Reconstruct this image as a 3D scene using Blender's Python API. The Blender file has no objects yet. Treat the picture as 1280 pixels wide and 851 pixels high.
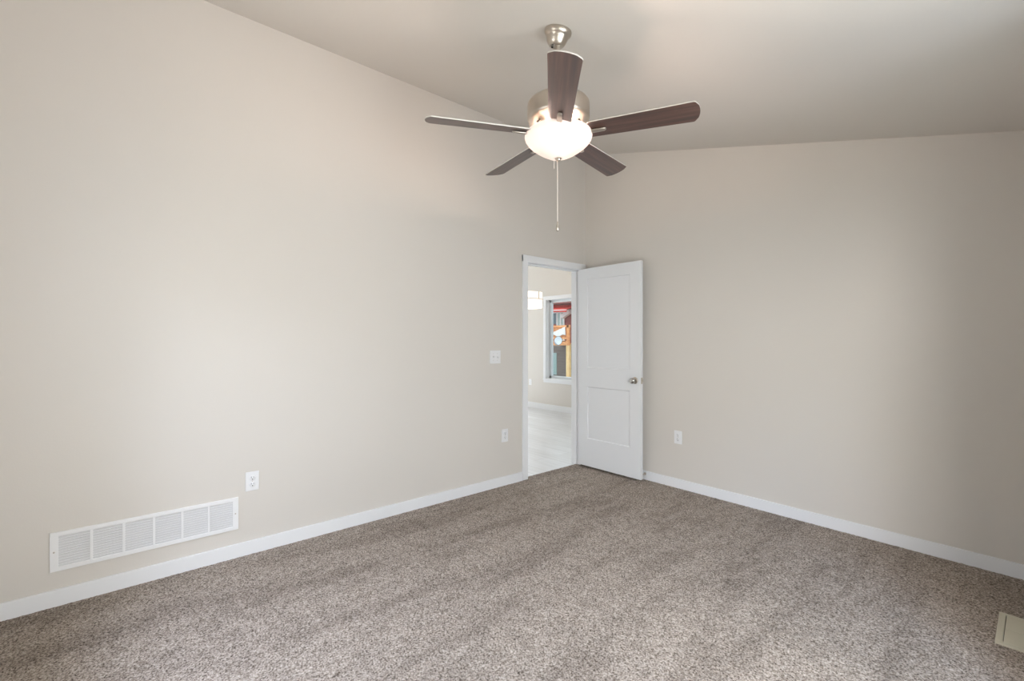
import bpy, bmesh, math, random
import numpy as np
from mathutils import Vector, Matrix
random.seed(4); rng = np.random.default_rng(4)
SC = bpy.context.scene
COL = SC.collection
R = math.radians

# ------------------------------------------------------------------ camera, world, lights, exposure
YAW = 49.37
cam_d = bpy.data.cameras.new('camera'); cam = bpy.data.objects.new('camera', cam_d); COL.objects.link(cam)
cam_d.sensor_width = 36; cam_d.lens = 16.0; cam_d.clip_start = 0.02; cam_d.clip_end = 500
cam.location = (0, 0, 1.30); cam.rotation_euler = (R(90), 0, R(YAW))
SC.camera = cam
SC.view_settings.view_transform = 'Standard'
SC.view_settings.look = 'None'
SC.view_settings.gamma = 1
SC.view_settings.use_curve_mapping = False
SC.view_settings.exposure = -0.06

world = bpy.data.worlds.new('overcast_sky'); SC.world = world; world.use_nodes = True
wn = world.node_tree.nodes; wl = world.node_tree.links; wn.clear()
tc = wn.new('ShaderNodeTexCoord'); sp = wn.new('ShaderNodeSeparateXYZ'); rp = wn.new('ShaderNodeValToRGB')
bg = wn.new('ShaderNodeBackground'); wo = wn.new('ShaderNodeOutputWorld')
rp.color_ramp.elements[0].position = 0.0; rp.color_ramp.elements[0].color = (0.80, 0.86, 0.92, 1)
rp.color_ramp.elements[1].position = 1.0; rp.color_ramp.elements[1].color = (0.95, 1.0, 1.0, 1)
bg.inputs['Strength'].default_value = 2.2
wl.new(tc.outputs['Generated'], sp.inputs[0]); wl.new(sp.outputs['Z'], rp.inputs[0])
wl.new(rp.outputs[0], bg.inputs[0]); wl.new(bg.outputs[0], wo.inputs[0])

def area(name, loc, direction, sx, sy, power, col=(1, 1, 1), spread=180):
    l = bpy.data.lights.new(name, 'AREA'); l.shape = 'RECTANGLE'; l.size = sx; l.size_y = sy
    l.energy = power; l.color = col; l.spread = R(spread)
    o = bpy.data.objects.new(name, l); COL.objects.link(o); o.location = loc
    o.rotation_euler = Vector(direction).to_track_quat('-Z', 'Y').to_euler()
    return o
# daylight outside the bedroom window beside the camera, plus added fill lamps at the rear and great room
def aim(loc, tgt): return Vector(tgt) - Vector(loc)
# the sky and the bright ground seen from the bedroom window, in tiles
for loc, p, c in (((1.6, -0.7, -0.2), 18, (0.85, 1.0, 0.90)), ((1.6, -0.7, 1.0), 15, (1.0, 0.80, 0.60)), ((1.6, -0.7, 2.2), 106, (1.0, 0.91, 0.90)),
                  ((1.6, 0.3, 2.2), 28, (0.84, 0.89, 1.0)), ((1.6, 0.3, 3.4), 112, (0.42, 0.62, 1.0)),
                  ((1.6, 1.3, -0.2), 36, (0.88, 0.89, 1.0)), ((1.6, 1.3, 1.0), 12, (1.0, 0.86, 0.78)), ((1.6, 1.3, 2.2), 17, (0.70, 0.80, 1.0)),
                  ((1.6, 2.3, -0.2), 56, (1.0, 0.93, 0.88)), ((1.6, 2.3, 1.0), 28, (1.0, 0.86, 0.80)), ((1.6, 2.3, 2.2), 22, (1.0, 0.92, 0.86))):
    area('daylight_bedroom_window', loc, aim(loc, (0.2, 1.2, 1.1)), 0.95, 1.1, p, c)
for loc, p, c in (((0.42, 0.7, 0.5), 5, (1.0, 0.86, 0.74)), ((0.42, 0.7, 1.6), 8, (1.0, 0.84, 0.62)), ((0.42, 1.7, 1.6), 9, (0.72, 0.86, 1.0))):
    area('daylight_bedroom_window', loc, (-1, 0, 0), 0.95, 1.0, p, c)
for loc, p, c in (((-1.9, -1.5, 0.5), 34, (1.0, 0.82, 0.68)), ((-1.9, -1.5, 2.7), 190, (0.72, 0.78, 1.0))):  # fill added behind the camera to brighten the back wall
    area('added_rear_fill', loc, aim(loc, (-1.9, -0.5, 1.45)), 1.5, 0.9, p, c)
area('added_great_room_fill', (-8.0, 6.45, 1.5), (0, -1, -0.2), 1.6, 1.7, 560, (0.90, 0.93, 1.0))  # lamps added out of view to light the great room
area('added_great_room_fill', (-9.75, 4.2, 1.4), (1, 0, -0.2), 2.2, 1.9, 30, (1.0, 0.93, 0.86))

# ------------------------------------------------------------------ materials
def mat(name, col, rough=0.5, metal=0.0, spec=0.5, emit=None, estr=0.0):
    m = bpy.data.materials.new(name); m.use_nodes = True
    b = m.node_tree.nodes['Principled BSDF']
    b.inputs['Base Color'].default_value = (*col, 1); b.inputs['Roughness'].default_value = rough
    b.inputs['Metallic'].default_value = metal; b.inputs['Specular IOR Level'].default_value = spec
    if emit:
        b.inputs['Emission Color'].default_value = (*emit, 1); b.inputs['Emission Strength'].default_value = estr
    return m
def nodes(m): return m.node_tree.nodes, m.node_tree.links, m.node_tree.nodes['Principled BSDF']
def noise(n, l, scale, detail=2.0, vec=None, rough=0.5):
    t = n.new('ShaderNodeTexNoise'); t.inputs['Scale'].default_value = scale; t.inputs['Detail'].default_value = detail
    t.inputs['Roughness'].default_value = rough
    if vec is not None: l.new(vec, t.inputs['Vector'])
    return t
def objvec(n, l, scale=(1, 1, 1), rot=(0, 0, 0)):
    t = n.new('ShaderNodeTexCoord'); mp = n.new('ShaderNodeMapping')
    mp.inputs['Scale'].default_value = scale; mp.inputs['Rotation'].default_value = rot
    l.new(t.outputs['Object'], mp.inputs[0]); return mp.outputs[0]
def ramp(n, l, fac, stops):
    r = n.new('ShaderNodeValToRGB'); e = r.color_ramp.elements
    while len(e) < len(stops): e.new(0.5)
    for i, (p, c) in enumerate(stops): e[i].position = p; e[i].color = (*c, 1)
    l.new(fac, r.inputs[0]); return r
def bump(n, l, b, h, strength, dist):
    bp = n.new('ShaderNodeBump'); bp.inputs['Strength'].default_value = strength; bp.inputs['Distance'].default_value = dist
    l.new(h, bp.inputs['Height']); l.new(bp.outputs[0], b.inputs['Normal'])

def paint(name, col, rough=0.55, bs=0.12):
    m = mat(name, col, rough, spec=0.35); n, l, b = nodes(m)
    v = objvec(n, l); t = noise(n, l, 120, 3, v); bump(n, l, b, t.outputs[0], bs, 0.002)
    t2 = noise(n, l, 0.8, 1, v)
    a = [c * 0.985 for c in col]; c2 = [min(1, c * 1.015) for c in col]
    r = ramp(n, l, t2.outputs[0], [(0.3, a), (0.7, c2)]); l.new(r.outputs[0], b.inputs['Base Color'])
    return m
M_wall = paint('greige_wall_paint', (0.665, 0.628, 0.582))
M_ceil = paint('greige_ceiling_paint', (0.665, 0.628, 0.582), 0.6, 0.2)
M_trim = paint('white_trim_paint', (0.80, 0.805, 0.82), 0.35, 0.03)
M_door = paint('white_door_paint', (0.76, 0.77, 0.79), 0.38, 0.04)
M_plate = mat('white_plastic', (0.80, 0.80, 0.81), 0.35)
M_slot = mat('dark_slot', (0.06, 0.06, 0.065), 0.6)
M_grille = mat('white_enamelled_steel', (0.83, 0.83, 0.835), 0.4)
M_duct = mat('duct_shade_grey', (0.68, 0.68, 0.69), 0.7)
M_reg = mat('ivory_enamelled_steel', (0.58, 0.545, 0.43), 0.4)
M_nickel = mat('brushed_nickel', (0.55, 0.50, 0.44), 0.34, 1.0)
M_chain = mat('bright_bead_chain', (0.85, 0.78, 0.72), 0.45, 0.3)
M_chrome = mat('satin_chrome', (0.55, 0.54, 0.52), 0.2, 1.0)
M_rubber = mat('white_rubber', (0.75, 0.75, 0.74), 0.7)
M_darkhole = mat('dark_opening', (0.02, 0.018, 0.016), 0.8)
M_vinyl = mat('white_window_vinyl', (0.66, 0.69, 0.72), 0.4)

def carpet_mat():
    m = mat('brown_grey_carpet', (0.3, 0.27, 0.24), 0.95, spec=0.1); n, l, b = nodes(m)
    v = objvec(n, l)
    f = noise(n, l, 135, 2.5, v, 0.65)
    r1 = ramp(n, l, f.outputs[0], [(0.33, (0.078, 0.060, 0.046)), (0.45, (0.270, 0.223, 0.186)), (0.57, (0.418, 0.358, 0.308)), (0.71, (0.60, 0.525, 0.46))])
    v2 = objvec(n, l, (4.6, 0.9, 1)); s = noise(n, l, 1.0, 4.0, v2, 0.6)
    r2 = ramp(n, l, s.outputs[0], [(0.38, (0.80, 0.79, 0.785)), (0.50, (1, 1, 1)), (0.7, (1.06, 1.06, 1.06))])
    v3 = objvec(n, l, (1, 1, 1)); s3 = noise(n, l, 14.0, 3.0, v3, 0.6)
    r3 = ramp(n, l, s3.outputs[0], [(0.35, (0.88, 0.88, 0.88)), (0.6, (1.04, 1.04, 1.04))])
    for src, prev in ((r2, r1), (r3, None)):
        mx = n.new('ShaderNodeMix'); mx.data_type = 'RGBA'; mx.blend_type = 'MULTIPLY'; mx.inputs[0].default_value = 1.0
        l.new((prev.outputs[0] if prev else last), mx.inputs[6]); l.new(src.outputs[0], mx.inputs[7]); last = mx.outputs[2]
    l.new(last, b.inputs['Base Color'])
    return m
M_carpet = carpet_mat()

def plank_mat():
    m = mat('grey_vinyl_plank', (0.5, 0.5, 0.5), 0.33, spec=0.5); n, l, b = nodes(m)
    br = n.new('ShaderNodeTexBrick'); v = objvec(n, l, (1, 1, 1), (0, 0, 0))
    l.new(v, br.inputs['Vector']); br.inputs['Scale'].default_value = 1.0
    br.inputs['Brick Width'].default_value = 1.2; br.inputs['Row Height'].default_value = 0.18
    br.inputs['Mortar Size'].default_value = 0.002; br.inputs['Color1'].default_value = (0.68, 0.675, 0.68, 1)
    br.inputs['Color2'].default_value = (0.74, 0.74, 0.755, 1); br.inputs['Mortar'].default_value = (0.5, 0.5, 0.5, 1)
    v2 = objvec(n, l, (2.0, 30, 1)); g = noise(n, l, 1.0, 4, v2)
    r = ramp(n, l, g.outputs[0], [(0.3, (0.90, 0.90, 0.90)), (0.7, (1.06, 1.06, 1.06))])
    mx = n.new('ShaderNodeMix'); mx.data_type = 'RGBA'; mx.blend_type = 'MULTIPLY'; mx.inputs[0].default_value = 1.0
    l.new(br.outputs[0], mx.inputs[6]); l.new(r.outputs[0], mx.inputs[7]); l.new(mx.outputs[2], b.inputs['Base Color'])
    return m
M_plank = plank_mat()

def wood_mat(name, c1, c2, c3, rough=0.3, scale=(1.2, 26, 26)):
    m = mat(name, c2, rough, spec=0.5); n, l, b = nodes(m)
    v = objvec(n, l, scale); t = noise(n, l, 1.6, 5, v, 0.6)
    r = ramp(n, l, t.outputs[0], [(0.32, c1), (0.5, c2), (0.68, c3)]); l.new(r.outputs[0], b.inputs['Base Color'])
    return m
M_walnut = wood_mat('dark_walnut', (0.020, 0.008, 0.006), (0.062, 0.026, 0.018), (0.125, 0.060, 0.045), 0.42)
n_, l__, b_b = nodes(M_walnut); b_b.inputs['Specular IOR Level'].default_value = 0.75; b_b.inputs['Coat Weight'].default_value = 0.55; b_b.inputs['Coat Roughness'].default_value = 0.42; b_b.inputs['Coat IOR'].default_value = 1.6
M_edge = mat('pale_blade_edge', (0.62, 0.60, 0.56), 0.4)
M_cedar = wood_mat('orange_cedar', (0.62, 0.22, 0.07), (0.82, 0.36, 0.14), (0.92, 0.50, 0.25), 0.6, (3, 3, 3))
M_pine = wood_mat('pale_pine', (0.72, 0.44, 0.18), (0.88, 0.60, 0.28), (0.94, 0.72, 0.40), 0.6, (6, 6, 1))

def lamp_glass(name, col, strength):
    m = bpy.data.materials.new(name); m.use_nodes = True; n = m.node_tree.nodes; l = m.node_tree.links
    b = n['Principled BSDF']; b.inputs['Base Color'].default_value = (0.85, 0.80, 0.76, 1); b.inputs['Roughness'].default_value = 0.35
    b.inputs['Emission Color'].default_value = (*col, 1); b.inputs['Emission Strength'].default_value = strength
    return m
M_bowl = lamp_glass('frosted_lit_glass', (1.0, 0.84, 0.76), 0.62)
n_, l__, b_b = nodes(M_bowl); tl = n_.new('ShaderNodeBsdfTranslucent'); tl.inputs[0].default_value = (0.52, 0.495, 0.49, 1)
mxs = n_.new('ShaderNodeMixShader'); mxs.inputs[0].default_value = 0.55
l__.new(b_b.outputs[0], mxs.inputs[1]); l__.new(tl.outputs[0], mxs.inputs[2]); l__.new(mxs.outputs[0], n_['Material Output'].inputs[0])
M_bulb = lamp_glass('lit_bulb', (1.0, 0.72, 0.50), 6.0)
M_drum = lamp_glass('lit_drum_glass', (1.0, 0.90, 0.78), 1.1)

def glass():
    m = bpy.data.materials.new('window_glass'); m.use_nodes = True; n = m.node_tree.nodes; l = m.node_tree.links; n.clear()
    o = n.new('ShaderNodeOutputMaterial'); mx = n.new('ShaderNodeMixShader'); t = n.new('ShaderNodeBsdfTransparent'); g = n.new('ShaderNodeBsdfGlossy')
    t.inputs[0].default_value = (0.93, 0.96, 0.96, 1); g.inputs['Roughness'].default_value = 0.02
    fr = n.new('ShaderNodeFresnel'); gm = n.new('ShaderNodeNewGeometry'); ma = n.new('ShaderNodeMath'); ma.operation = 'MULTIPLY_ADD'
    ma.inputs[1].default_value = 0.69 - 1.45; ma.inputs[2].default_value = 1.45    # same reflectance entering and leaving the pane
    l.new(gm.outputs['Backfacing'], ma.inputs[0]); l.new(ma.outputs[0], fr.inputs[0])
    l.new(fr.outputs[0], mx.inputs[0]); l.new(t.outputs[0], mx.inputs[1]); l.new(g.outputs[0], mx.inputs[2]); l.new(mx.outputs[0], o.inputs[0])
    return m
M_glass = glass()

# ------------------------------------------------------------------ helpers
def add_box(bm, x0, x1, y0, y1, z0, z1, bev=0.0, mi=0, M=None):
    b2 = bmesh.new(); bmesh.ops.create_cube(b2, size=1.0)
    for v in b2.verts:
        v.co = Vector(((x0 + x1) / 2 + v.co.x * (x1 - x0), (y0 + y1) / 2 + v.co.y * (y1 - y0), (z0 + z1) / 2 + v.co.z * (z1 - z0)))
    if bev: bmesh.ops.bevel(b2, geom=b2.edges[:], offset=bev, segments=2, affect='EDGES', profile=0.5)
    for f in b2.faces: f.material_index = mi
    if M is not None: b2.transform(M)
    me = bpy.data.meshes.new('t'); b2.to_mesh(me); b2.free(); bm.from_mesh(me); bpy.data.meshes.remove(me)
def add_lathe(bm, prof, seg=40, M=None, mi=0, smooth=True):
    """prof: list of (r, z) from one end to the other; r=0 closes"""
    rings = []
    for r, z in prof:
        if r < 1e-6: rings.append([bm.verts.new((0, 0, z))])
        else: rings.append([bm.verts.new((r * math.cos(2 * math.pi * k / seg), r * math.sin(2 * math.pi * k / seg), z)) for k in range(seg)])
    fs = []
    for a, b in zip(rings[:-1], rings[1:]):
        for k in range(seg):
            k2 = (k + 1) % seg
            if len(a) == 1 and len(b) == 1: continue
            if len(a) == 1: f = bm.faces.new((a[0], b[k], b[k2]))
            elif len(b) == 1: f = bm.faces.new((a[k], b[0], a[k2]))
            else: f = bm.faces.new((a[k], b[k], b[k2], a[k2]))
            f.smooth = smooth; f.material_index = mi; fs.append(f)
    if M is not None:
        for v in {v for ring in rings for v in ring}: v.co = M @ v.co
    bmesh.ops.recalc_face_normals(bm, faces=fs)
def add_tube(bm, pts, r, seg=10):
    pts = [Vector(p) for p in pts]; rings = []
    for i, p in enumerate(pts):
        t = (pts[min(i + 1, len(pts) - 1)] - pts[max(i - 1, 0)]).normalized()
        a = t.orthogonal().normalized() if abs(t.z) > 0.9 else t.cross(Vector((0, 0, 1))).normalized()
        b = t.cross(a)
        rings.append([bm.verts.new(p + a * r * math.cos(2 * math.pi * k / seg) + b * r * math.sin(2 * math.pi * k / seg)) for k in range(seg)])
    fs = []
    for a, b in zip(rings[:-1], rings[1:]):
        for k in range(seg): fs.append(bm.faces.new((a[k], a[(k + 1) % seg], b[(k + 1) % seg], b[k])))
    fs.append(bm.faces.new(rings[0][::-1])); fs.append(bm.faces.new(rings[-1]))
    for f in fs: f.smooth = True
    bmesh.ops.recalc_face_normals(bm, faces=fs)
def obj(name, bm, mats, parent=None, bevel=0):
    me = bpy.data.meshes.new(name); bm.to_mesh(me); bm.free()
    for m in (mats if isinstance(mats, (list, tuple)) else [mats]): me.materials.append(m)
    o = bpy.data.objects.new(name, me); COL.objects.link(o)
    if parent: o.parent = parent
    if bevel:
        md = o.modifiers.new('b', 'BEVEL'); md.width = bevel; md.segments = 2; md.limit_method = 'ANGLE'
    return o
def tag(o, label=None, cat=None, group=None, kind=None):
    if label: o['label'] = label
    if cat: o['category'] = cat
    if group: o['group'] = group
    if kind: o['kind'] = kind
    return o
def empty(name, loc, rot=(0, 0, 0)):
    o = bpy.data.objects.new(name, None); COL.objects.link(o); o.location = loc; o.rotation_euler = rot
    o.empty_display_size = 0.05; return o
def boxes(name, lst, m, parent=None, bev=0.0):
    bm = bmesh.new()
    for b in lst: add_box(bm, *b, bev=bev)
    return obj(name, bm, m, parent)
def copy_tree(o, parent=None):
    c = o.copy(); COL.objects.link(c)
    if parent: c.parent = parent
    for ch in list(o.children): copy_tree(ch, c)
    return c

def wall(name, axis, p0, p1, u0, u1, z0, top, holes, m, label):
    """wall slab between p0 and p1 on `axis`, running u0..u1 along the other one; top = height or function of u"""
    tf = top if callable(top) else (lambda u: top)
    us = sorted({u0, u1, *[h[0] for h in holes], *[h[1] for h in holes]})
    zs = sorted({z0, *[h[2] for h in holes], *[h[3] for h in holes]}); zs = [z for z in zs if z < 1e5] + [None]
    bm = bmesh.new(); V = {}
    def v(i, j, s):
        k = (i, j, s)
        if k not in V:
            z = zs[j] if zs[j] is not None else tf(us[i]); p = (p0, p1)[s]
            V[k] = bm.verts.new((p, us[i], z) if axis == 'x' else (us[i], p, z))
        return V[k]
    def solid(i, j):
        if i < 0 or j < 0 or i >= len(us) - 1 or j >= len(zs) - 1: return False
        for h in holes:
            if us[i] >= h[0] - 1e-6 and us[i + 1] <= h[1] + 1e-6 and zs[j] >= h[2] - 1e-6 and zs[j + 1] is not None and zs[j + 1] <= h[3] + 1e-6: return False
        return True
    for i in range(len(us) - 1):
        for j in range(len(zs) - 1):
            if not solid(i, j): continue
            for s in (0, 1): bm.faces.new((v(i, j, s), v(i + 1, j, s), v(i + 1, j + 1, s), v(i, j + 1, s)))
            if not solid(i - 1, j): bm.faces.new((v(i, j, 0), v(i, j, 1), v(i, j + 1, 1), v(i, j + 1, 0)))
            if not solid(i + 1, j): bm.faces.new((v(i + 1, j, 0), v(i + 1, j, 1), v(i + 1, j + 1, 1), v(i + 1, j + 1, 0)))
            if not solid(i, j - 1): bm.faces.new((v(i, j, 0), v(i, j, 1), v(i + 1, j, 1), v(i + 1, j, 0)))
            if not solid(i, j + 1): bm.faces.new((v(i, j + 1, 0), v(i, j + 1, 1), v(i + 1, j + 1, 1), v(i + 1, j + 1, 0)))
    bmesh.ops.recalc_face_normals(bm, faces=bm.faces)
    return tag(obj(name, bm, m), label, 'wall', kind='structure')

# ------------------------------------------------------------------ room shell
XL, XR, YB, YF = -3.157, 0.20, 3.738, -0.52      # bedroom: left wall, window wall, back wall, wall behind the camera
TW = 0.115
CZ = lambda x: 3.265 - 0.2653 * (x - XL)         # sloped ceiling
DY0, DY1, DZ = 2.889, 3.664, 2.052               # rough door opening (jambs inside it)
GX0, GY0, GY1, GZ = -9.5, 0.6, 6.10, 3.3         # great room beyond the doorway

wall('wall_left', 'x', XL - TW, XL, YF - 0.15, YB + TW, -0.05, 3.42, [(DY0, DY1, -0.05, DZ)], M_wall, 'tall greige wall holding the doorway, the long white grille and the light switch')
wall('wall_back', 'y', YB, YB + TW, XL, XR + 0.15, -0.05, lambda x: CZ(x) + 0.02, [], M_wall, 'greige wall behind the open white door, under the low end of the slope')
wall('wall_right', 'x', XR, XR + 0.15, YF - 0.15, YB, -0.05, CZ(XR) + 0.0, [(0.20, 2.25, 0.02, 2.15)], M_wall, 'greige exterior wall with a window beside the photographer')
wall('wall_front', 'y', YF - 0.15, YF, XL, XR, -0.05, lambda x: CZ(x) + 0.02, [(-2.5, -1.3, 0.8, 2.1)], M_wall, 'greige wall behind the photographer')

bm = bmesh.new()
def slab(bm, pts, t):
    lo = [bm.verts.new(p) for p in pts]; hi = [bm.verts.new((p[0], p[1], p[2] + t)) for p in pts]
    bm.faces.new(lo[::-1]); bm.faces.new(hi); n = len(pts)
    for i in range(n): bm.faces.new((lo[i], lo[(i + 1) % n], hi[(i + 1) % n], hi[i]))
slab(bm, [(XL - 0.0, YF - 0.15, CZ(XL)), (XR + 0.15, YF - 0.15, CZ(XR + 0.15)), (XR + 0.15, YB + TW, CZ(XR + 0.15)), (XL - 0.0, YB + TW, CZ(XL))], 0.12)
bmesh.ops.recalc_face_normals(bm, faces=bm.faces)
tag(obj('ceiling', bm, M_ceil), 'sloped greige bedroom ceiling that carries the fan', 'ceiling', kind='structure')

# carpet: one surface with a real nubbly pile
def carpet():
    st = 0.0065; x0, x1, y0, y1 = XL - 0.05, XR, YF, YB
    nx = int((x1 - x0) / st) + 1; ny = int((y1 - y0) / st) + 1
    X, Y = np.meshgrid(np.linspace(x0, x1, nx), np.linspace(y0, y1, ny), indexing='ij')
    J = rng.uniform(-1, 1, (2, nx, ny)) * st * 0.3; J[:, 0, :] = J[:, -1, :] = 0; J[:, :, 0] = J[:, :, -1] = 0
    k = rng.uniform(0, 1, (nx, ny)); sm = (k + np.roll(k, 1, 0) + np.roll(k, 1, 1) + np.roll(k, (1, 1), (0, 1))) / 4
    Z = -0.0055 + 0.0055 * (0.55 * k + 0.45 * sm)
    co = np.stack([X + J[0], Y + J[1], Z], -1).reshape(-1, 3).astype(np.float32)
    a = (np.arange(nx - 1)[:, None] * ny + np.arange(ny - 1)[None, :]).reshape(-1)
    q = np.stack([a, a + ny, a + ny + 1, a + 1], -1).astype(np.int32)
    me = bpy.data.meshes.new('floor'); me.vertices.add(len(co)); me.vertices.foreach_set('co', co.reshape(-1))
    me.loops.add(q.size); me.loops.foreach_set('vertex_index', q.reshape(-1)); me.polygons.add(len(q))
    me.polygons.foreach_set('loop_start', np.arange(0, q.size, 4, dtype=np.int32))
    me.polygons.foreach_set('use_smooth', np.ones(len(q), dtype=bool)); me.update(); me.validate()
    me.materials.append(M_carpet); o = bpy.data.objects.new('floor', me); COL.objects.link(o); return o
tag(carpet(), 'mottled brown grey carpet covering the bedroom floor', 'carpet', kind='structure')

tag(boxes('floor', [(GX0, XL - 0.05, GY0, GY1, -0.05, -0.008)], M_plank), 'grey wood plank vinyl floor seen through the doorway', 'floor', kind='structure')
tag(boxes('ceiling', [(GX0, XL - TW, GY0, GY1, GZ, GZ + 0.1)], M_ceil), 'flat ceiling of the room beyond the doorway', 'ceiling', kind='structure')
WX0, WX1, WZ0, WZ1 = -6.12, -4.90, 0.575, 2.075   # window of the great room's far wall
wall('wall_far', 'y', GY1, GY1 + 0.15, GX0, XL, -0.05, GZ + .1, [(WX0, WX1, WZ0, WZ1), (-8.8, -7.3, WZ0, WZ1)], M_wall, 'greige far wall of the room beyond the doorway, with its window')
wall('wall_side', 'x', GX0 - 0.15, GX0, GY0, GY1, -0.05, GZ + .1, [(3.1, 5.3, 0.4, 2.3)], M_wall, 'greige side wall of the room beyond the doorway')
wall('wall_near', 'y', GY0 - 0.115, GY0, GX0, XL - TW, -0.05, GZ + .1, [], M_wall, 'greige partition of the room beyond the doorway')
wall('wall_partition', 'x', XL - TW, XL - TW + 0.1, YB + TW, GY1, -0.05, GZ + .1, [], M_wall, 'greige partition continuing beyond the bedroom corner')

# baseboards
BH, BT = 0.079, 0.014
def baseboard(name, b, lab):
    bm = bmesh.new(); add_box(bm, *b, bev=0.0025); return tag(obj(name, bm, M_trim), lab, 'baseboard', kind='structure')
baseboard('baseboard_left', (XL, XL + BT, YF, DY0 - 0.06, -0.004, BH), 'white baseboard along the wall with the long grille')
baseboard('baseboard_back', (XL + 0.02, XR, YB - BT, YB, -0.004, BH), 'white baseboard along the wall behind the open door')
baseboard('baseboard_right', (XR - BT, XR, 2.31, YB - BT, -0.004, BH), 'white baseboard along the window wall')
baseboard('baseboard_front', (XL + BT, XR - BT, YF, YF + BT, -0.004, BH), 'white baseboard behind the photographer')
baseboard('baseboard_far', (GX0, XL - TW, GY1 - BT, GY1, -0.008, 0.10), 'white baseboard of the room beyond the doorway')

# door frame
tr = tag(empty('trim_1', (XL, (DY0 + DY1) / 2, 0)), 'white painted door frame around the open doorway', 'door frame', kind='structure')
cy = (DY0 + DY1) / 2
def tb(name, lst, m=M_trim, bev=0.002):
    return boxes(name, [(a - XL, b - XL, c - cy, d - cy, e, f) for a, b, c, d, e, f in lst], m, tr, bev)
tb('casing', [(XL, XL + 0.017, DY0 - 0.058, DY0 + 0.004, 0, 2.095)])
tb('casing', [(XL, XL + 0.017, DY1 - 0.004, DY1 + 0.058, 0, 2.095)])
tb('casing', [(XL, XL + 0.0175, DY0 - 0.058, DY1 + 0.058, DZ - 0.014, 2.10)])
tb('jamb', [(XL - TW - .002, XL + 0.001, DY0, DY0 + 0.018, -0.006, DZ)])
tb('jamb', [(XL - TW - .002, XL + 0.001, DY1 - 0.018, DY1, -0.006, DZ)])
tb('jamb', [(XL - TW - .002, XL + 0.001, DY0 + .018, DY1 - .018, DZ - 0.018, DZ)])
tb('door_stop', [(XL - 0.075, XL - 0.04, DY1 - 0.029, DY1 - 0.018, -0.006, DZ - 0.018),
                 (XL - 0.075, XL - 0.04, DY0 + 0.018, DY0 + 0.029, -0.006, DZ - 0.018),
                 (XL - 0.075, XL - 0.04, DY0 + .029, DY1 - .029, DZ - 0.029, DZ - 0.018)], bev=0.001)
tb('casing', [(XL - TW - 0.017, XL - TW, DY0 - 0.058, DY0 + 0.004, -0.008, 2.095)])
tb('casing', [(XL - TW - 0.017, XL - TW, DY1 - 0.004, DY1 + 0.058, -0.008, 2.095)])
tb('casing', [(XL - TW - 0.0175, XL - TW, DY0 - 0.058, DY1 + 0.058, DZ - 0.014, 2.10)])

# ------------------------------------------------------------------ door leaf, open 90 degrees
HX, HY = XL + 0.012, 3.641      # hinge side edge of leaf, back face plane
DW, DT, DB, DTOP = 0.748, 0.035, 0.020, 2.035
def door_leaf():
    bm = bmesh.new()
    # local: x along the width from hinge, y 0 (camera side) .. DT, z up
    xs = [0, 0.118, 0.632, DW]; zs = [DB, 0.298, 0.832, 1.02, 1.925, DTOP]
    def face_side(y, s):
        V = {}
        for i, x in enumerate(xs):
            for j, z in enumerate(zs): V[i, j] = bm.verts.new((x, y, z))
        for i in range(3):
            for j in range(5):
                a, b, c, d = V[i, j], V[i + 1, j], V[i + 1, j + 1], V[i, j + 1]
                if i == 1 and j in (1, 3):
                    # bevelled step down into a flat recessed panel
                    rings = [(a, b, c, d)]
                    for off, dep in ((0.003, 0.0), (0.009, 0.008), (0.011, 0.009)):
                        rings.append([bm.verts.new((p.co.x + (off if k in (0, 3) else -off), y + s * dep, p.co.z + (off if k in (0, 1) else -off))) for k, p in enumerate((a, b, c, d))])
                    for r0, r1 in zip(rings[:-1], rings[1:]):
                        for k in range(4): bm.faces.new((r0[k], r0[(k + 1) % 4], r1[(k + 1) % 4], r1[k]))
                    bm.faces.new(rings[-1])
                else: bm.faces.new((a, b, c, d))
        return V
    A = face_side(0, 1); B = face_side(DT, -1)
    for j in range(5):
        for i in (0, 3): bm.faces.new((A[i, j], A[i, j + 1], B[i, j + 1], B[i, j]))
    for i in range(3):
        for j in (0, 5): bm.faces.new((A[i, j], A[i + 1, j], B[i + 1, j], B[i, j]))
    bmesh.ops.recalc_face_normals(bm, faces=bm.faces)
    return bm
door = tag(empty('door_1', (HX, HY - DT, 0), (0, 0, R(0.3))), 'open white two panel interior door standing against the back wall corner', 'door', kind='structure')
obj('door_leaf', door_leaf(), M_door, door, bevel=0.0012)
for z in (0.24, 1.03, 1.83):
    bm = bmesh.new()
    add_lathe(bm, [(0, z - 0.045), (0.006, z - 0.045), (0.006, z + 0.045), (0, z + 0.045)], 14, Matrix.Translation((-0.002, DT + 0.004, 0)))
    add_box(bm, -0.0015, 0.0005, 0.004, DT, z - 0.044, z + 0.044)
    tag(obj('hinge', bm, M_nickel, door), 'satin nickel hinge')
KX, KZ = DW - 0.060, 0.930
def knob(side):
    s = -1 if side == 0 else 1; y0 = 0 if side == 0 else DT
    M = Matrix.Translation((KX, y0, KZ)) @ Matrix.Rotation(R(90 if s < 0 else -90), 4, 'X')
    bm = bmesh.new(); add_lathe(bm, [(0, 0), (0.032, 0.0), (0.032, 0.005), (0.028, 0.009), (0.013, 0.010), (0.0, 0.010)], 32, M)
    ro = tag(obj('rose', bm, M_nickel, door), 'round nickel rose')
    bm = bmesh.new()
    add_lathe(bm, [(0, 0.008), (0.011, 0.008), (0.011, 0.024), (0.016, 0.029), (0.0255, 0.036), (0.0275, 0.046), (0.025, 0.055), (0.016, 0.0605), (0, 0.062)], 32, M)
    tag(obj('door_knob', bm, M_chrome, door), 'round polished nickel knob')
knob(0); knob(1)
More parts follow.
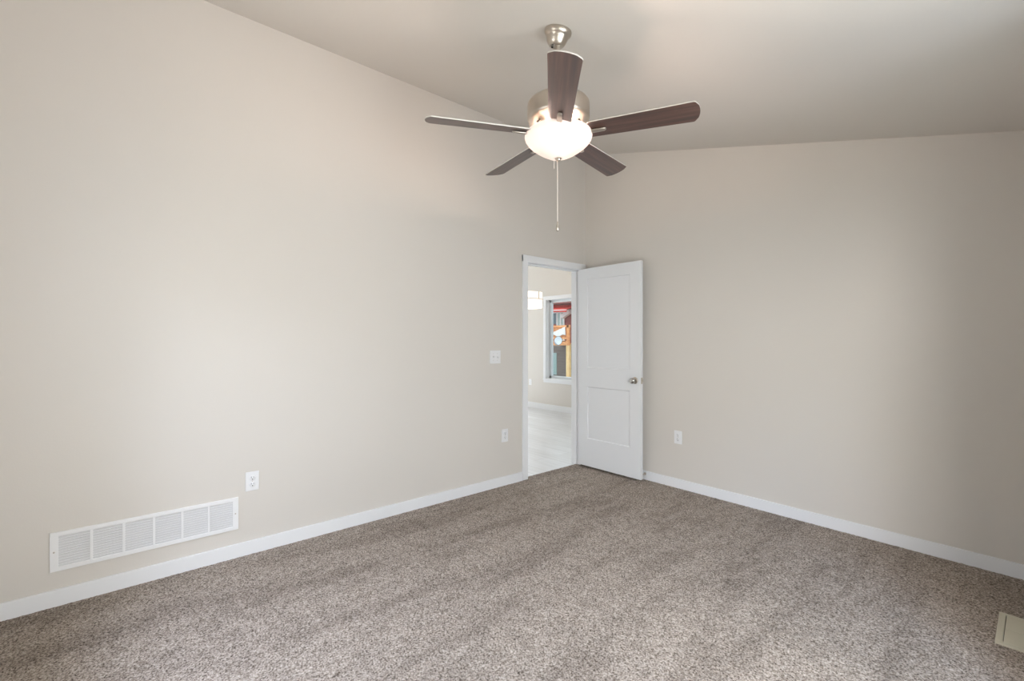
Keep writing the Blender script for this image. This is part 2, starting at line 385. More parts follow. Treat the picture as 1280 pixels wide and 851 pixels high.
bm = bmesh.new(); add_box(bm, DW - .001, DW + 0.0015, 0.005, DT - 0.005, KZ - 0.028, KZ + 0.028); add_box(bm, DW + 0.001, DW + 0.010, 0.011, DT - 0.011, KZ - 0.009, KZ + 0.009, 0.002)
tag(obj('latch', bm, M_nickel, door), 'nickel latch bolt and faceplate on the edge')

# spring door stop on the back baseboard
ds = tag(empty('door_bumper', (-2.425, YB - BT, 0.052)), 'small nickel door bumper screwed to the baseboard by the open door edge', 'door stop')
Mx = Matrix.Rotation(R(90), 4, 'X')
bm = bmesh.new(); add_lathe(bm, [(0, 0), (0.012, 0), (0.012, 0.004), (0.006, 0.008), (0.0055, 0.052), (0, 0.052)], 20, Mx); obj('stem', bm, M_nickel, ds)
bm = bmesh.new(); add_lathe(bm, [(0, 0.050), (0.009, 0.050), (0.010, 0.056), (0.009, 0.064), (0.005, 0.067), (0, 0.067)], 20, Mx); tag(obj('rubber_tip', bm, M_rubber, ds), 'white rubber tip')

# ------------------------------------------------------------------ ceiling fan
FWD = Vector((-math.sin(R(YAW)), math.cos(R(YAW)), 0)); RGT = Vector((math.cos(R(YAW)), math.sin(R(YAW)), 0))
FC = FWD * 2.27 + RGT * 0.231
FX, FY = FC.x, FC.y; FZ = CZ(FX)
fan = tag(empty('ceiling_fan', (FX, FY, FZ)), 'brushed nickel ceiling fan with five dark walnut blades and a lit glass bowl', 'ceiling fan')
slope = math.atan(0.2653)
L = lambda z: z - FZ        # world height -> fan local
bm = bmesh.new()
Mc = Matrix.Rotation(slope, 4, 'Y')
add_lathe(bm, [(0, 0.002), (0.066, 0.002), (0.0680, -0.006), (0.0665, -0.018), (0.061, -0.025), (0.056, -0.029), (0.053, -0.038), (0.048, -0.054), (0.040, -0.067), (0.034, -0.073), (0.029, -0.0745), (0.026, -0.071), (0.0, -0.066)], 48, Mc)
canopy = obj('canopy', bm, M_nickel, fan)
for k in range(4):
    a = R(45 + 90 * k) + math.atan2(-FWD.y, -FWD.x)
    Mh = Mc @ Matrix.Translation((0.0235 * math.cos(a), 0.0235 * math.sin(a), -0.0715))
    bm = bmesh.new(); add_lathe(bm, [(0, -0.003), (0.0048, -0.002), (0.005, 0.002), (0, 0.003)], 12, Mh)
    tag(obj('canopy_hole', bm, M_darkhole, canopy), 'dark opening beside the hanger ball')
bm = bmesh.new()
add_lathe(bm, [(0, -0.040), (0.021, -0.045), (0.0205, -0.058), (0.012, -0.080), (0.0105, -0.084), (0.0105, L(2.50)), (0, L(2.50))], 24); obj('downrod', bm, M_nickel, fan)
bm = bmesh.new()
add_lathe(bm, [(0, L(2.545)), (0.020, L(2.545)), (0.026, L(2.530)), (0.030, L(2.505)), (0.060, L(2.498)), (0.128, L(2.490)), (0.146, L(2.484)), (0.153, L(2.474)),
               (0.1545, L(2.462)), (0.1545, L(2.404)), (0.152, L(2.396)), (0.146, L(2.390)), (0.118, L(2.381)), (0.098, L(2.376)), (0.092, L(2.366)), (0, L(2.366))], 72)
housing = obj('motor_housing', bm, M_nickel, fan)
for k in range(8):
    a = math.atan2(-FWD.y, -FWD.x) + R(45 * k + 22); bm = bmesh.new()
    Mh = Matrix.Rotation(a, 4, 'Z') @ Matrix.Translation((0.1085, 0, L(2.3780)))
    add_box(bm, -0.004, 0.004, -0.016, 0.016, -0.0022, 0.0025, 0.001, M=Mh @ Matrix.Rotation(R(-18), 4, 'Y'))
    tag(obj('vent_slot', bm, M_darkhole, housing), 'dark vent slot on the underside')
bm = bmesh.new()
add_lathe(bm, [(0, L(2.368)), (0.078, L(2.368)), (0.080, L(2.360)), (0.078, L(2.347)), (0.060, L(2.342)), (0.056, L(2.335)), (0.056, L(2.312)), (0, L(2.312))], 48)
obj('light_fitter', bm, M_nickel, fan)
# glass bowl (a shell, open at the top)
bm = bmesh.new()
prof = [(0.162, 2.330), (0.1665, 2.322), (0.1675, 2.312), (0.164, 2.300), (0.155, 2.286), (0.140, 2.271), (0.118, 2.254), (0.092, 2.237), (0.062, 2.221), (0.034, 2.210), (0.010, 2.206)]
inner = [(max(0.010, r - 0.004), z + 0.003) for r, z in prof][::-1]
add_lathe(bm, [(r, L(z)) for r, z in prof + inner], 72)
tag(obj('glass_bowl', bm, M_bowl, fan), 'frosted white lit glass bowl')
bm = bmesh.new()
add_lathe(bm, [(0, L(2.213)), (0.017, L(2.213)), (0.0185, L(2.209)), (0.017, L(2.206)), (0.011, L(2.204)), (0.010, L(2.198)), (0.0075, L(2.194)), (0, L(2.193))], 28)
add_lathe(bm, [(0, L(2.315)), (0.004, L(2.315)), (0.004, L(2.21)), (0, L(2.21))], 12)
obj('finial', bm, M_nickel, fan)
bulb_pos = []
for k in range(2):
    a = R(40 + 180 * k); bx_, by_ = 0.075 * math.cos(a), 0.075 * math.sin(a)
    bm = bmesh.new(); add_lathe(bm, [(0, 0.03), (0.010, 0.03), (0.012, 0.012), (0.020, -0.002), (0.023, -0.018), (0.017, -0.034), (0, -0.040)], 20, Matrix.Translation((bx_, by_, L(2.298))))
    tag(obj('bulb', bm, M_bulb, fan), 'lit bulb inside the bowl'); bulb_pos.append((bx_, by_))
for bx_, by_ in bulb_pos:
    l = bpy.data.lights.new('fan_bulb_light', 'POINT'); l.energy = 35.0; l.color = (1.0, 0.75, 0.63); l.shadow_soft_size = 0.028
    o = bpy.data.objects.new('fan_bulb_light', l); COL.objects.link(o); o.parent = fan; o.location = (bx_ * 0.95, by_ * 0.95, L(2.318))

# blades: local x outward, y = sweep direction, z up
def blade_mesh():
    bm = bmesh.new(); T = 0.0055
    r0, r1 = 0.150, 0.655; pts = []
    N = 14
    def hw(r):
        t = (r - r0) / (r1 - r0); return 0.0545 + 0.0115 * t
    out = []
    # root corner round, straight sides, gently bowed tip with rounded corners
    for k in range(7):
        a = R(180 + 90 * k / 6); out.append((r0 + 0.018 + 0.018 * math.cos(a), -hw(r0) + 0.018 + 0.018 * math.sin(a)))
    for k in range(1, 6): r = r0 + 0.018 + (r1 - 0.04 - r0) * k / 6; out.append((r, -hw(r)))
    W = hw(r1)
    for k in range(5):
        a = R(-90 + 70 * k / 4); out.append((r1 - 0.030 + 0.014 * math.cos(a) , -W + 0.014 + 0.014 * math.sin(a)))
    for k in range(1, 8):
        y = -W + 0.010 + (2 * W - 0.020) * k / 8; out.append((r1 - 0.0165 + 0.0165 * (1 - (y / W) ** 2), y))
    for k in range(5):
        a = R(20 + 70 * k / 4); out.append((r1 - 0.030 + 0.014 * math.cos(a), W - 0.014 + 0.014 * math.sin(a)))
    for k in range(5, 0, -1): r = r0 + 0.018 + (r1 - 0.04 - r0) * k / 6; out.append((r, hw(r)))
    for k in range(7):
        a = R(90 + 90 * k / 6); out.append((r0 + 0.018 + 0.018 * math.cos(a), hw(r0) - 0.018 + 0.018 * math.sin(a)))
    lo = [bm.verts.new((x, y, 0)) for x, y in out]; hi = [bm.verts.new((x, y, T)) for x, y in out]
    f = bm.faces.new(lo[::-1]); f.material_index = 0
    f = bm.faces.new(hi); f.material_index = 1
    n = len(out)
    for i in range(n):
        f = bm.faces.new((lo[i], lo[(i + 1) % n], hi[(i + 1) % n], hi[i])); f.material_index = 1
    bmesh.ops.recalc_face_normals(bm, faces=bm.faces)
    me = bpy.data.meshes.new('blade'); bm.to_mesh(me); bm.free(); me.materials.append(M_walnut); me.materials.append(M_edge); return me
def arm_mesh():
    bm = bmesh.new()
    # rounded bracket bar under the blade root that climbs to the flywheel
    sec = [(0.060, 0.040, 0.030, 0.006), (0.095, 0.036, 0.026, 0.006), (0.120, 0.018, 0.018, 0.007), (0.145, -0.004, 0.014, 0.009), (0.165, -0.008, 0.0125, 0.010),
           (0.200, -0.008, 0.0120, 0.010), (0.228, -0.008, 0.0110, 0.009), (0.236, -0.006, 0.0075, 0.006)]
    rings = []
    for x, z, w, h in sec:
        ring = []
        for k in range(12):
            a = 2 * math.pi * k / 12; c, s = math.cos(a), math.sin(a)
            ring.append(bm.verts.new((x, w * math.copysign(abs(c) ** 0.6, c), z + h * 0.5 * math.copysign(abs(s) ** 0.6, s))))
        rings.append(ring)
    for a, b in zip(rings[:-1], rings[1:]):
        for k in range(12): f = bm.faces.new((a[k], a[(k + 1) % 12], b[(k + 1) % 12], b[k])); f.smooth = True
    bm.faces.new(rings[0][::-1]); bm.faces.new(rings[-1])
    # wide foot plate screwed beneath the blade
    bmesh.ops.recalc_face_normals(bm, faces=bm.faces)
    me = bpy.data.meshes.new('blade_arm'); bm.to_mesh(me); bm.free(); me.materials.append(M_nickel); return me
BM_, AM_ = blade_mesh(), arm_mesh()
HB = 2.323
base_ang = math.atan2(-FWD.y, -FWD.x)            # towards the camera
for k, ph in enumerate((-3.6, 68.4, 140.4, 212.4, 284.4)):
    a = base_ang + R(ph)                          # towards the camera, then round by its right side
    bl = bpy.data.objects.new('blade', BM_); COL.objects.link(bl); bl.parent = fan
    bl.location = (0, 0, L(HB))
    bl.rotation_euler = (Matrix.Rotation(a, 4, 'Z') @ Matrix.Rotation(R(-13), 4, 'X')).to_euler()
    ar = bpy.data.objects.new('blade_arm', AM_); COL.objects.link(ar); ar.parent = bl
    tag(ar, 'nickel bracket holding the blade')
# pull chains
def chain(dx, dy, z0, z1, fob, name_label):
    bm = bmesh.new(); n = max(3, int((z0 - z1) / 0.0048))
    b1 = bmesh.new(); bmesh.ops.create_icosphere(b1, subdivisions=1, radius=0.0026)
    me = bpy.data.meshes.new('t'); b1.to_mesh(me); b1.free()
    for i in range(n):
        me2 = me.copy(); me2.transform(Matrix.Translation((dx, dy, L(z0 - (z0 - z1) * i / (n - 1))))); bm.from_mesh(me2); bpy.data.meshes.remove(me2)
    bpy.data.meshes.remove(me)
    add_lathe(bm, [(0, L(z0)), (0.0009, L(z0)), (0.0009, L(z1)), (0, L(z1))], 6, Matrix.Translation((dx, dy, 0)))
    ch = tag(obj('pull_chain', bm, M_chain, fan), name_label)
    if fob:
        bm = bmesh.new(); h = fob
        add_lathe(bm, [(0, L(z1)), (0.0035, L(z1)), (0.0050, L(z1 - 0.012)), (0.0072, L(z1 - h * 0.45)), (0.0078, L(z1 - h * 0.8)), (0.006, L(z1 - h)), (0, L(z1 - h))], 16, Matrix.Translation((dx, dy, 0)))
        tag(obj('pull_fob', bm, M_nickel, ch), 'nickel bell shaped fob')
ro = RGT * -0.004; chain(ro.x, ro.y, 2.196, 1.892, 0.046, 'long beaded pull chain')
ro = RGT * -0.021 + FWD * 0.0; chain(ro.x, ro.y, 2.215, 2.160, 0.0, 'short beaded pull chain')

# ------------------------------------------------------------------ wall plates: local x = width, z = height, y = out of the wall (towards -y)
def plate_shell(w, h, t=0.006):
    bm = bmesh.new(); add_box(bm, -w / 2, w / 2, -t, 0.0005, -h / 2, h / 2, 0.0022); return bm
def outlet(loc, rz, label):
    e = tag(empty('power_outlet', loc, (0, 0, rz)), label, 'outlet')
    obj('cover_plate', plate_shell(0.073, 0.115), M_plate, e)
    for s in (1, -1):
        bm = bmesh.new()
        add_lathe(bm, [(0, 0), (0.0172, 0), (0.0172, 0.0015), (0.0160, 0.0028), (0, 0.0028)], 24, Matrix.Translation((0, -0.0055, s * 0.0195)) @ Matrix.Rotation(R(90), 4, 'X'))
        rc = obj('receptacle', bm, M_plate, e)
        bm = bmesh.new(); z = s * 0.0195
        add_box(bm, -0.0075, -0.0052, -0.0090, -0.0080, z + 0.000, z + 0.0100)
        add_box(bm, 0.0052, 0.0072, -0.0090, -0.0080, z + 0.001, z + 0.0090)
        add_lathe(bm, [(0, 0), (0.0030, 0), (0.0030, 0.001), (0, 0.001)], 12, Matrix.Translation((0, -0.0080, z - 0.0070)) @ Matrix.Rotation(R(90), 4, 'X'))
        tag(obj('slot', bm, M_slot, rc), 'dark plug slots')
    bm = bmesh.new(); add_lathe(bm, [(0, 0), (0.003, 0), (0.0025, 0.0012), (0, 0.0012)], 12, Matrix.Translation((0, -0.006, 0)) @ Matrix.Rotation(R(90), 4, 'X')); obj('screw', bm, M_nickel, e)
    return e
# left wall faces +x: local -y must map to +x -> rotate +90
outlet((XL, 0.6085, 0.439), R(90), 'white duplex power outlet above the end of the long return grille')
outlet((XL, 2.621, 0.445), R(90), 'white duplex power outlet low beside the door frame, below the light switch')
outlet((-2.098, YB, 0.444), 0, 'white duplex power outlet on the back wall, beside the open door')
outlet((-6.555, GY1, 0.485), 0, 'tiny white power outlet under the lit drum lamp beyond the doorway')
sw = tag(empty('light_switch', (XL, 2.51, 1.154), (0, 0, R(90))), 'white double toggle light switch on the wall beside the doorway', 'light switch')
obj('cover_plate', plate_shell(0.119, 0.115), M_plate, sw)
for s in (-1, 1):
    bm = bmesh.new(); x = s * 0.023
    add_box(bm, x - 0.0055, x + 0.0055, -0.0075, -0.004, -0.0125, 0.0125, 0.0006)
    col = obj('toggle_collar', bm, M_plate, sw)
    bm = bmesh.new(); add_box(bm, -0.0042, 0.0042, -0.016, 0.0, -0.0045, 0.0045, 0.0012, M=Matrix.Translation((x, -0.006, 0)) @ Matrix.Rotation(R(s * 28), 4, 'X')); obj('toggle', bm, M_plate, sw)
    for q in (-1, 1):
        bm = bmesh.new(); add_lathe(bm, [(0, 0), (0.0028, 0), (0.0024, 0.001), (0, 0.001)], 10, Matrix.Translation((x, -0.006, q * 0.030)) @ Matrix.Rotation(R(90), 4, 'X'))
        obj('screw', bm, M_nickel, sw)

# ------------------------------------------------------------------ return air grille on the left wall
GY, GW, GH, GC = 0.134, 0.800, 0.192, 0.262
gr = tag(empty('return_air_grille', (XL, GY, GC), (0, 0, R(90))), 'long white steel return air grille low on the wall, six louvred sections', 'air vent')
MX, MZ = 0.030, 0.020; MUL = 0.011
iw = (GW - 2 * MX - 5 * MUL) / 6
bm = bmesh.new(); T = 0.007
add_box(bm, -GW / 2, GW / 2, -T, 0.0, GH / 2 - MZ, GH / 2, 0.0015); add_box(bm, -GW / 2, GW / 2, -T, 0.0, -GH / 2, -GH / 2 + MZ, 0.0015)
add_box(bm, -GW / 2, -GW / 2 + MX, -T, 0.0, -GH / 2 + MZ - .002, GH / 2 - MZ + .002, 0.0); add_box(bm, GW / 2 - MX, GW / 2, -T, 0.0, -GH / 2 + MZ - .002, GH / 2 - MZ + .002, 0.0)
obj('grille_frame', bm, M_grille, gr)
for k in range(5):
    x = -GW / 2 + MX + iw * (k + 1) + MUL * k
    bm = bmesh.new(); add_box(bm, x, x + MUL, -T + .0003, -0.001, -GH / 2 + MZ - 0.002, GH / 2 - MZ + 0.002, 0.0005); obj('divider', bm, M_grille, gr)
NS = 12; zh = GH - 2 * MZ
for k in range(6):
    x = -GW / 2 + MX + (iw + MUL) * k; bm = bmesh.new()
    for j in range(NS):
        z = -zh / 2 + zh * (j + 0.5) / NS
        add_box(bm, x - .001, x + iw + .001, -0.0065, 0.0065, -0.0006, 0.0006, M=Matrix.Translation((0, 0.0005, z)) @ Matrix.Rotation(R(-52), 4, 'X'))
    obj('louvre_panel', bm, M_grille, gr)
bm = bmesh.new(); add_box(bm, -GW / 2 + 0.01, GW / 2 - 0.01, -0.0008, 0.0008, -GH / 2 + 0.01, GH / 2 - 0.01); tag(obj('backing', bm, M_duct, gr), 'grey shade behind the louvres')
for s in (-1, 1):
    bm = bmesh.new(); add_lathe(bm, [(0, 0), (0.0040, 0), (0.0032, 0.0014), (0, 0.0016)], 12, Matrix.Translation((s * (GW / 2 - MX * 0.5), -T, 0)) @ Matrix.Rotation(R(90), 4, 'X')); obj('screw', bm, M_nickel, gr)

# ------------------------------------------------------------------ floor register
FRX0, FRX1, FRY0, FRY1 = -0.134, 0.008, 2.855, 3.185
fr = tag(empty('floor_register', ((FRX0 + FRX1) / 2, (FRY0 + FRY1) / 2, 0.0)), 'ivory steel floor register set in the carpet near the window wall', 'floor vent')
w2, h2 = (FRX1 - FRX0) / 2, (FRY1 - FRY0) / 2; b_ = 0.023
bm = bmesh.new()
for (x0, x1, y0, y1) in ((-w2, w2, -h2, -h2 + b_), (-w2, w2, h2 - b_, h2), (-w2, -w2 + b_, -h2 + b_ - .001, h2 - b_ + .001), (w2 - b_, w2, -h2 + b_ - .001, h2 - b_ + .001)):
    add_box(bm, x0, x1, y0, y1, -0.004, 0.006, 0.0)
obj('register_frame', bm, M_reg, fr, bevel=0.002)
for s in (-1, 1):
    bm = bmesh.new(); ya, yb = (0.0030, h2 - b_ - .003) if s > 0 else (-h2 + b_ + .003, -0.0030); n = 9
    for j in range(n):
        y = ya + (yb - ya) * (j + 0.5) / n
        add_box(bm, -w2 + b_ + .002, w2 - b_ - .002, -0.0074, 0.0074, -0.0006, 0.0006, M=Matrix.Translation((0, y, 0.0042)) @ Matrix.Rotation(R(7), 4, 'X'))
    obj('louvre_panel', bm, M_reg, fr)
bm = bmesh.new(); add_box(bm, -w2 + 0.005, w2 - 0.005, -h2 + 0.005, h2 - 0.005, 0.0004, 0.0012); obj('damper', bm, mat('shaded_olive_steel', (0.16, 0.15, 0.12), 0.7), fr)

# ------------------------------------------------------------------ windows
def window(name, axis, p_in, p_out, u0, u1, z0, z1, label, sill=True, case=True, mull=True):
    """p_in = room face of the wall, p_out = outer face"""
    s = 1 if p_in > p_out else -1
    e = tag(empty(name, ((p_in, (u0 + u1) / 2, z0) if axis == 'x' else ((u0 + u1) / 2, p_in, z0))), label, 'window', kind='structure')
    ox, oy, oz = e.location
    def B(nm, lst, m, bev=0.001):
        o = []
        for pa, pb, ua, ub, za, zb in lst:
            pa, pb = min(pa, pb), max(pa, pb)
            q = (pa, pb, ua, ub, za, zb) if axis == 'x' else (ua, ub, pa, pb, za, zb)
            o.append((q[0] - ox, q[1] - ox, q[2] - oy, q[3] - oy, q[4] - oz, q[5] - oz))
        return boxes(nm, o, m, e, bev)
    c = 0.057; jt = 0.012
    if case:
        B('casing', [(p_in, p_in + s * 0.016, u0 - c, u0 + .004, z0, z1 + c)], M_trim)
        B('casing', [(p_in, p_in + s * 0.016, u1 - .004, u1 + c, z0, z1 + c)], M_trim)
        B('casing', [(p_in, p_in + s * 0.0165, u0 - c, u1 + c, z1 - .004, z1 + c)], M_trim)
    if sill:
        B('window_sill', [(p_in + s * 0.030, p_out + s * 0.05, u0 - c - 0.01 * 0, u1 + c, z0 - 0.016, z0 + 0.004)], M_trim)
        B('apron', [(p_in, p_in + s * 0.014, u0 - c, u1 + c, z0 - 0.016 - 0.05, z0 - 0.016)], M_trim)
    B('jamb', [(p_in, p_out, u0, u0 + jt, z0, z1), (p_in, p_out, u1 - jt, u1, z0, z1), (p_in, p_out, u0, u1, z1 - jt, z1), (p_in, p_out, u0, u1, z0 - .001, z0 + jt)], M_trim)
    f = 0.045; a, b = p_out + s * 0.01, p_out + s * 0.065
    fr_ = B('window_frame', [(a, b, u0 + jt, u0 + jt + f, z0 + jt, z1 - jt), (a, b, u1 - jt - f, u1 - jt, z0 + jt, z1 - jt), (a, b, u0 + jt, u1 - jt, z1 - jt - f, z1 - jt), (a, b, u0 + jt, u1 - jt, z0 + jt, z0 + jt + f)]
            + ([(a, b, (u0 + u1) / 2 - .02, (u0 + u1) / 2 + .02, z0 + jt, z1 - jt)] if mull else []), M_vinyl, 0.003)
    pm = (a + b) / 2
    pn = B('pane', [(pm - .002, pm + .002, u0 + jt + f, u1 - jt - f, z0 + jt + f, z1 - jt - f)], M_glass, 0)
    return e
window('window_1', 'y', GY1, GY1 + 0.15, WX0, WX1, WZ0, WZ1, 'white cased window on the far wall beyond the doorway', mull=False)
window('window_2', 'x', XR, XR + 0.15, 0.20, 2.25, 0.02, 2.15, 'glazed patio door beside the photographer', sill=False)
window('window_5_added', 'y', YF, YF - 0.15, -2.5, -1.3, 0.8, 2.1, 'added window behind the photographer, letting fill light onto the back wall')  # opening added for the rear fill lamps
window('window_3_added', 'y', GY1, GY1 + 0.15, -8.8, -7.3, WZ0, WZ1, 'unseen second window added to the far wall to light the room beyond the doorway', mull=False)  # this and the next are unseen openings added for the great room lamps
window('window_4_added', 'x', GX0, GX0 - 0.15, 3.1, 5.3, 0.4, 2.3, 'large unseen window added to the side wall to light the room beyond the doorway')

# ------------------------------------------------------------------ drum lamp hanging in the great room
def at_y(px, Y):   # world x seen at pixel column px on the plane y = Y (used to size things there)
    d = px - 640; return Y * (-431.8 + 0.6512 * d) / (370.5 + 0.7589 * d)
lx, ly = -5.192, 4.698
drum = tag(empty('drum_lamp', (lx, ly, GZ)), 'lit glass drum lamp with thin nickel bands hanging beyond the doorway', 'ceiling lamp')
DR, dz0, dz1 = 0.28, 1.798 - GZ, 2.032 - GZ
bm = bmesh.new(); add_lathe(bm, [(0, 0), (0.065, 0), (0.065, -0.02), (0.012, -0.03), (0.008, -0.04), (0.008, dz1 + 0.01), (0, dz1 + .01)], 32); obj('stem', bm, M_nickel, drum)
bm = bmesh.new(); add_lathe(bm, [(0, dz0 + 0.004), (DR - 0.004, dz0), (DR, dz0 + 0.004), (DR, dz1), (DR - 0.005, dz1), (DR - 0.005, dz0 + 0.008), (0, dz0 + 0.010)], 56); tag(obj('lamp_shade', bm, M_drum, drum), 'lit frosted glass drum')
zb = dz0 + 0.129
bm = bmesh.new(); add_lathe(bm, [(DR + 0.001, zb - 0.004), (DR + 0.006, zb - 0.004), (DR + 0.006, zb + 0.004), (DR + 0.001, zb + 0.004), (DR + 0.001, zb - 0.004)], 56, smooth=False); obj('band', bm, M_nickel, drum)
for k in range(4):
    a = math.atan2(-FWD.y, -FWD.x) + R(50) + k * math.pi / 2; c, s = math.cos(a) * (DR + 0.004), math.sin(a) * (DR + 0.004)
    bm = bmesh.new(); add_box(bm, c - 0.005, c + 0.005, s - 0.005, s + 0.005, zb, dz1 + 0.002, 0.001); add_box(bm, 0, DR, -0.004, 0.004, dz1 - 0.002, dz1 + 0.006, M=Matrix.Rotation(a, 4, 'Z')); obj('strap', bm, M_nickel, drum)
l = bpy.data.lights.new('drum_light', 'POINT'); l.energy = 12; l.color = (1, 0.85, 0.68); l.shadow_soft_size = 0.05
o = bpy.data.objects.new('drum_light', l); COL.objects.link(o); o.parent = drum; o.location = (0, 0, dz1 + 0.06)

# ------------------------------------------------------------------ outside, seen through the far window: the neighbour's house and deck
M_brown = mat('brown_grey_siding', (0.20, 0.165, 0.15), 0.8)
M_maroon = mat('maroon_siding', (0.26, 0.075, 0.07), 0.7)
M_red = mat('red_canvas', (0.62, 0.05, 0.035), 0.7)
M_white = mat('white_paint', (0.85, 0.85, 0.86), 0.6)
M_cloth = mat('white_cloth', (0.85, 0.84, 0.82), 0.85)
M_gdoor = mat('pale_green_glass', (0.36, 0.50, 0.50), 0.15)
M_dglass = mat('dark_blue_glass', (0.10, 0.15, 0.18), 0.12)
M_grass = mat('dry_ground', (0.28, 0.27, 0.24), 0.95)
n, l_, b = nodes(M_grass); t = noise(n, l_, 6, 5, objvec(n, l_)); r = ramp(n, l_, t.outputs[0], [(0.3, (0.20, 0.20, 0.17)), (0.7, (0.36, 0.35, 0.33))]); l_.new(r.outputs[0], b.inputs['Base Color'])
for mm in (M_brown, M_maroon):
    n, l_, b = nodes(mm); v = objvec(n, l_); w = n.new('ShaderNodeTexWave'); w.bands_direction = 'Z'; w.inputs['Scale'].default_value = 1.6; l_.new(v, w.inputs['Vector']); bump(n, l_, b, w.outputs[0], 0.6, 0.02)
tag(boxes('ground', [(-70, 40, 6.4, 80, -1.35, -1.25)], M_grass), 'dull ground outside the far window', 'ground', kind='structure')
S = 0.0517; YD, YH = 21.5, 24.0                   # deck front, house front
def X_(px, Y=YD): return at_y(px, Y)
def Z_(px, py, Y=YD): return 1.3 + (425.5 - py) * Y / (370.5 + 0.7589 * (px - 640))
hs = tag(empty('neighbour_house', (X_(700, YH), YH, -1.25)), 'neighbouring house with brown and maroon siding behind the orange deck', 'house')
def HB_(name, lst, m, parent=hs, bev=0.0):
    r_ = hs if parent is hs else parent
    p = Vector((X_(700, YH), YH, -1.25)) if parent is hs else None
    return boxes(name, [(a - p.x, b - p.x, c - p.y, d - p.y, e - p.z, f - p.z) for a, b, c, d, e, f in lst], m, hs, bev)
zdeck = Z_(703, 429)
HB_('lower_wall', [(-26, -6, YH, YH + 6, -1.25, zdeck)], M_brown)
HB_('upper_wall', [(-26, -6, YH + 0.01, YH + 6, zdeck, Z_(703, 380, YH))], M_maroon)
HB_('soffit', [(-26.5, -5.5, YH - 1.2, YH + 6.2, Z_(703, 380, YH), Z_(703, 380, YH) + 0.10), (-26.5, -5.5, YH - 1.25, YH - 1.2, Z_(703, 380, YH), Z_(703, 366, YH))], M_white)
gx0, gx1 = X_(686, YH), X_(697, YH)
HB_('window', [(gx0, gx1, YH - 0.04, YH + .02, Z_(691, 405, YH), Z_(691, 391, YH))], M_dglass)
HB_('patio_door', [(X_(697.3, YH), X_(705.5, YH), YH - 0.05, YH + .02, zdeck + .02, Z_(703, 391, YH))], M_gdoor)
HB_('door_frame', [(X_(p, YH) - .05, X_(p, YH) + .05, YH - 0.09, YH - .04, zdeck, Z_(703, 390, YH)) for p in (697.2, 701.6, 705.6)] + [(X_(686, YH), X_(706, YH), YH - 0.09, YH - .04, Z_(700, 391, YH), Z_(700, 390, YH))], M_white)
HB_('lower_window', [(X_(686, YH), X_(696, YH), YH - 0.04, YH + .02, Z_(693, 468, YH), Z_(693, 441, YH))], M_gdoor)
# roof gable rake beam (white diagonal) over the maroon bay
bm = bmesh.new(); p0 = Vector((X_(706, YH) , YH - 0.3, Z_(706, 396, YH))); p1 = Vector((X_(716, YH), YH - 0.3, Z_(716, 389, YH)))
org = Vector((X_(700, YH), YH, -1.25)); 
for q in (p0, p1): pass
d = (p1 - p0); ang = math.atan2(d.z, d.x)
add_box(bm, 0, d.length, -0.1, 0.2, -0.14, 0.14, M=Matrix.Translation(p0 - org) @ Matrix.Rotation(-ang, 4, 'Y')); obj('rake_board', bm, M_white, hs)

# deck
dk = tag(empty('wooden_deck', (X_(700), YD, -1.25)), 'orange stained raised wooden deck with railing outside the far window', 'deck')
do = Vector((X_(700), YD, -1.25))
def DB_(name, lst, m, bev=0.005): return boxes(name, [(a - do.x, b - do.x, c - do.y, d - do.y, e - do.z, f - do.z) for a, b, c, d, e, f in lst], m, dk, bev)
dx0, dx1 = X_(670), X_(711.5)
DB_('deck_floor', [(dx0, dx1, YD + .05, YH - 0.1, zdeck - 0.04, zdeck)], M_cedar)
DB_('fascia', [(dx0, dx1, YD, YD + 0.05, Z_(700, 431.5), Z_(700, 425.5))], M_cedar)
DB_('bottom_rail', [(dx0, dx1, YD + .01, YD + 0.07, Z_(700, 424), Z_(700, 421))], M_cedar)
DB_('top_rail', [(dx0, dx1, YD - .02, YD + 0.12, Z_(700, 409.5), Z_(700, 406.5))], M_cedar)
nb = 44
for k in range(nb):
    x = dx1 - 0.25 - (dx1 - dx0 - 0.3) * k / nb
    DB_('baluster', [(x - .02, x + .02, YD + 0.02, YD + 0.06, Z_(700, 422), Z_(700, 409))], M_cedar, 0.0)
DB_('railing_post', [(X_(708.6), X_(711.2), YD - .02, YD + 0.12, zdeck - .1, Z_(710, 406))], M_cedar)
DB_('support_post', [(X_(706.8), X_(710.4), YD + 0.06, YD + 0.26, -1.25, zdeck - .04)], M_pine)
DB_('support_post', [(X_(672), X_(675), YD + 0.06, YD + 0.26, -1.25, zdeck - .04)], M_pine)
# white cloth over the rail
bm = bmesh.new(); n1, n2 = 26, 10; V = []
for i in range(n1 + 1):
    px = 689 + (707.6 - 689) * i / n1; top = 417 - (417 - 408.5) * min(1, i / n1 * 1.05); bot = 419.5 - 1.2 * math.sin(i * 0.35)
    row = []
    for j in range(n2 + 1):
        py = top + (bot - top) * j / n2; row.append(bm.verts.new((X_(px), YD - 0.07 + 0.025 * math.sin(i * 1.4 + j * 0.3), Z_(px, py))))
    V.append(row)
for i in range(n1):
    for j in range(n2): f = bm.faces.new((V[i][j], V[i + 1][j], V[i + 1][j + 1], V[i][j + 1])); f.smooth = True
cl = obj('draped_cloth', bm, M_cloth); md = cl.modifiers.new('s', 'SOLIDIFY'); md.thickness = 0.015
tag(cl, 'white cloth hung over the orange deck railing', 'cloth')
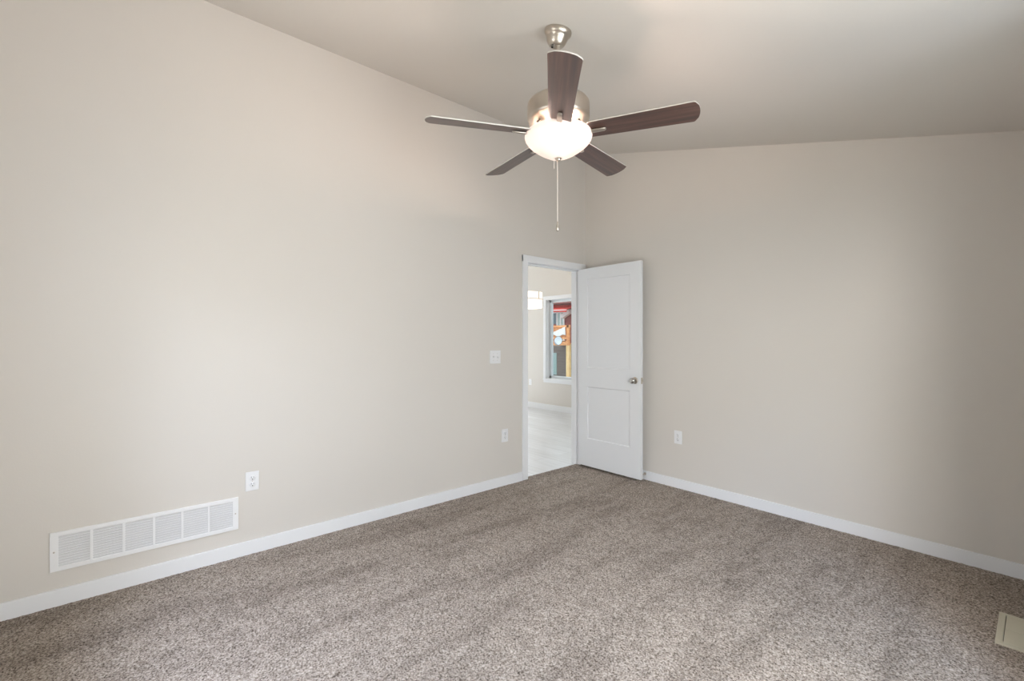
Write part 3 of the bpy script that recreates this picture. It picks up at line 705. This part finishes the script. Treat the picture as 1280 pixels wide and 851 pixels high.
# satellite dish on the post
dish = tag(empty('satellite_dish', (X_(706.5), YD - 0.62, Z_(706.5, 426))), 'round pale satellite dish in front of the orange deck edge', 'satellite dish')
bm = bmesh.new()
Md = Matrix.Rotation(R(20), 4, 'Z') @ Matrix.Rotation(R(78), 4, 'X')
pr = [(0.27 * k / 8, 0.055 * (k / 8) ** 2) for k in range(9)]
add_lathe(bm, pr + [(0.275, 0.050)] + [(r, z - 0.010) for r, z in pr[::-1]], 36, Md)
obj('reflector', bm, mat('pale_blue_grey_enamel', (0.62, 0.68, 0.76), 0.3), dish)
bm = bmesh.new(); add_lathe(bm, [(0.268, 0.046), (0.285, 0.050), (0.285, 0.062), (0.268, 0.058), (0.268, 0.046)], 36, Md); tag(obj('rim', bm, M_slot, dish), 'dark rim')
bm = bmesh.new(); add_tube(bm, [(0, 0.02, 0), (0, 0.18, -0.02), (0.0, 0.616, -0.02)], 0.02); obj('mount', bm, M_slot, dish)
bm = bmesh.new(); add_tube(bm, [(0.0, -0.02, -0.25), (0, -0.2, -0.2), (0, -0.33, -0.06)], 0.012); obj('feed_arm', bm, M_slot, dish)
# red awning under the soffit
aw = tag(empty('red_awning', (X_(698, YH - 1.0), YH - 1.0, Z_(698, 385, YH - 1))), 'red canvas awning above the neighbouring house deck', 'awning')
bm = bmesh.new(); ya = YH - 1.0; ao = aw.location.copy(); V = []
for i in range(31):
    px = 680 + (712 - 680) * i / 30; row = []
    for j, (yy, py) in enumerate(((YH - .05, 380.5), (YH - 0.6, 383.5), (ya - .25, 386.5), (ya - .3, 389.8))):
        row.append(bm.verts.new(Vector((X_(px, ya), yy, Z_(px, py + (0.5 if i % 2 and j == 3 else 0), ya))) - ao))
    V.append(row)
for i in range(30):
    for j in range(3): bm.faces.new((V[i][j], V[i + 1][j], V[i + 1][j + 1], V[i][j + 1]))
c_ = obj('canvas', bm, M_red, aw); md = c_.modifiers.new('s', 'SOLIDIFY'); md.thickness = 0.02
bm = bmesh.new(); add_tube(bm, [Vector((X_(680, ya), ya - .32, Z_(690, 388, ya))) - ao, Vector((X_(712, ya), ya - .32, Z_(705, 388, ya))) - ao], 0.03); obj('front_bar', bm, M_white, aw)
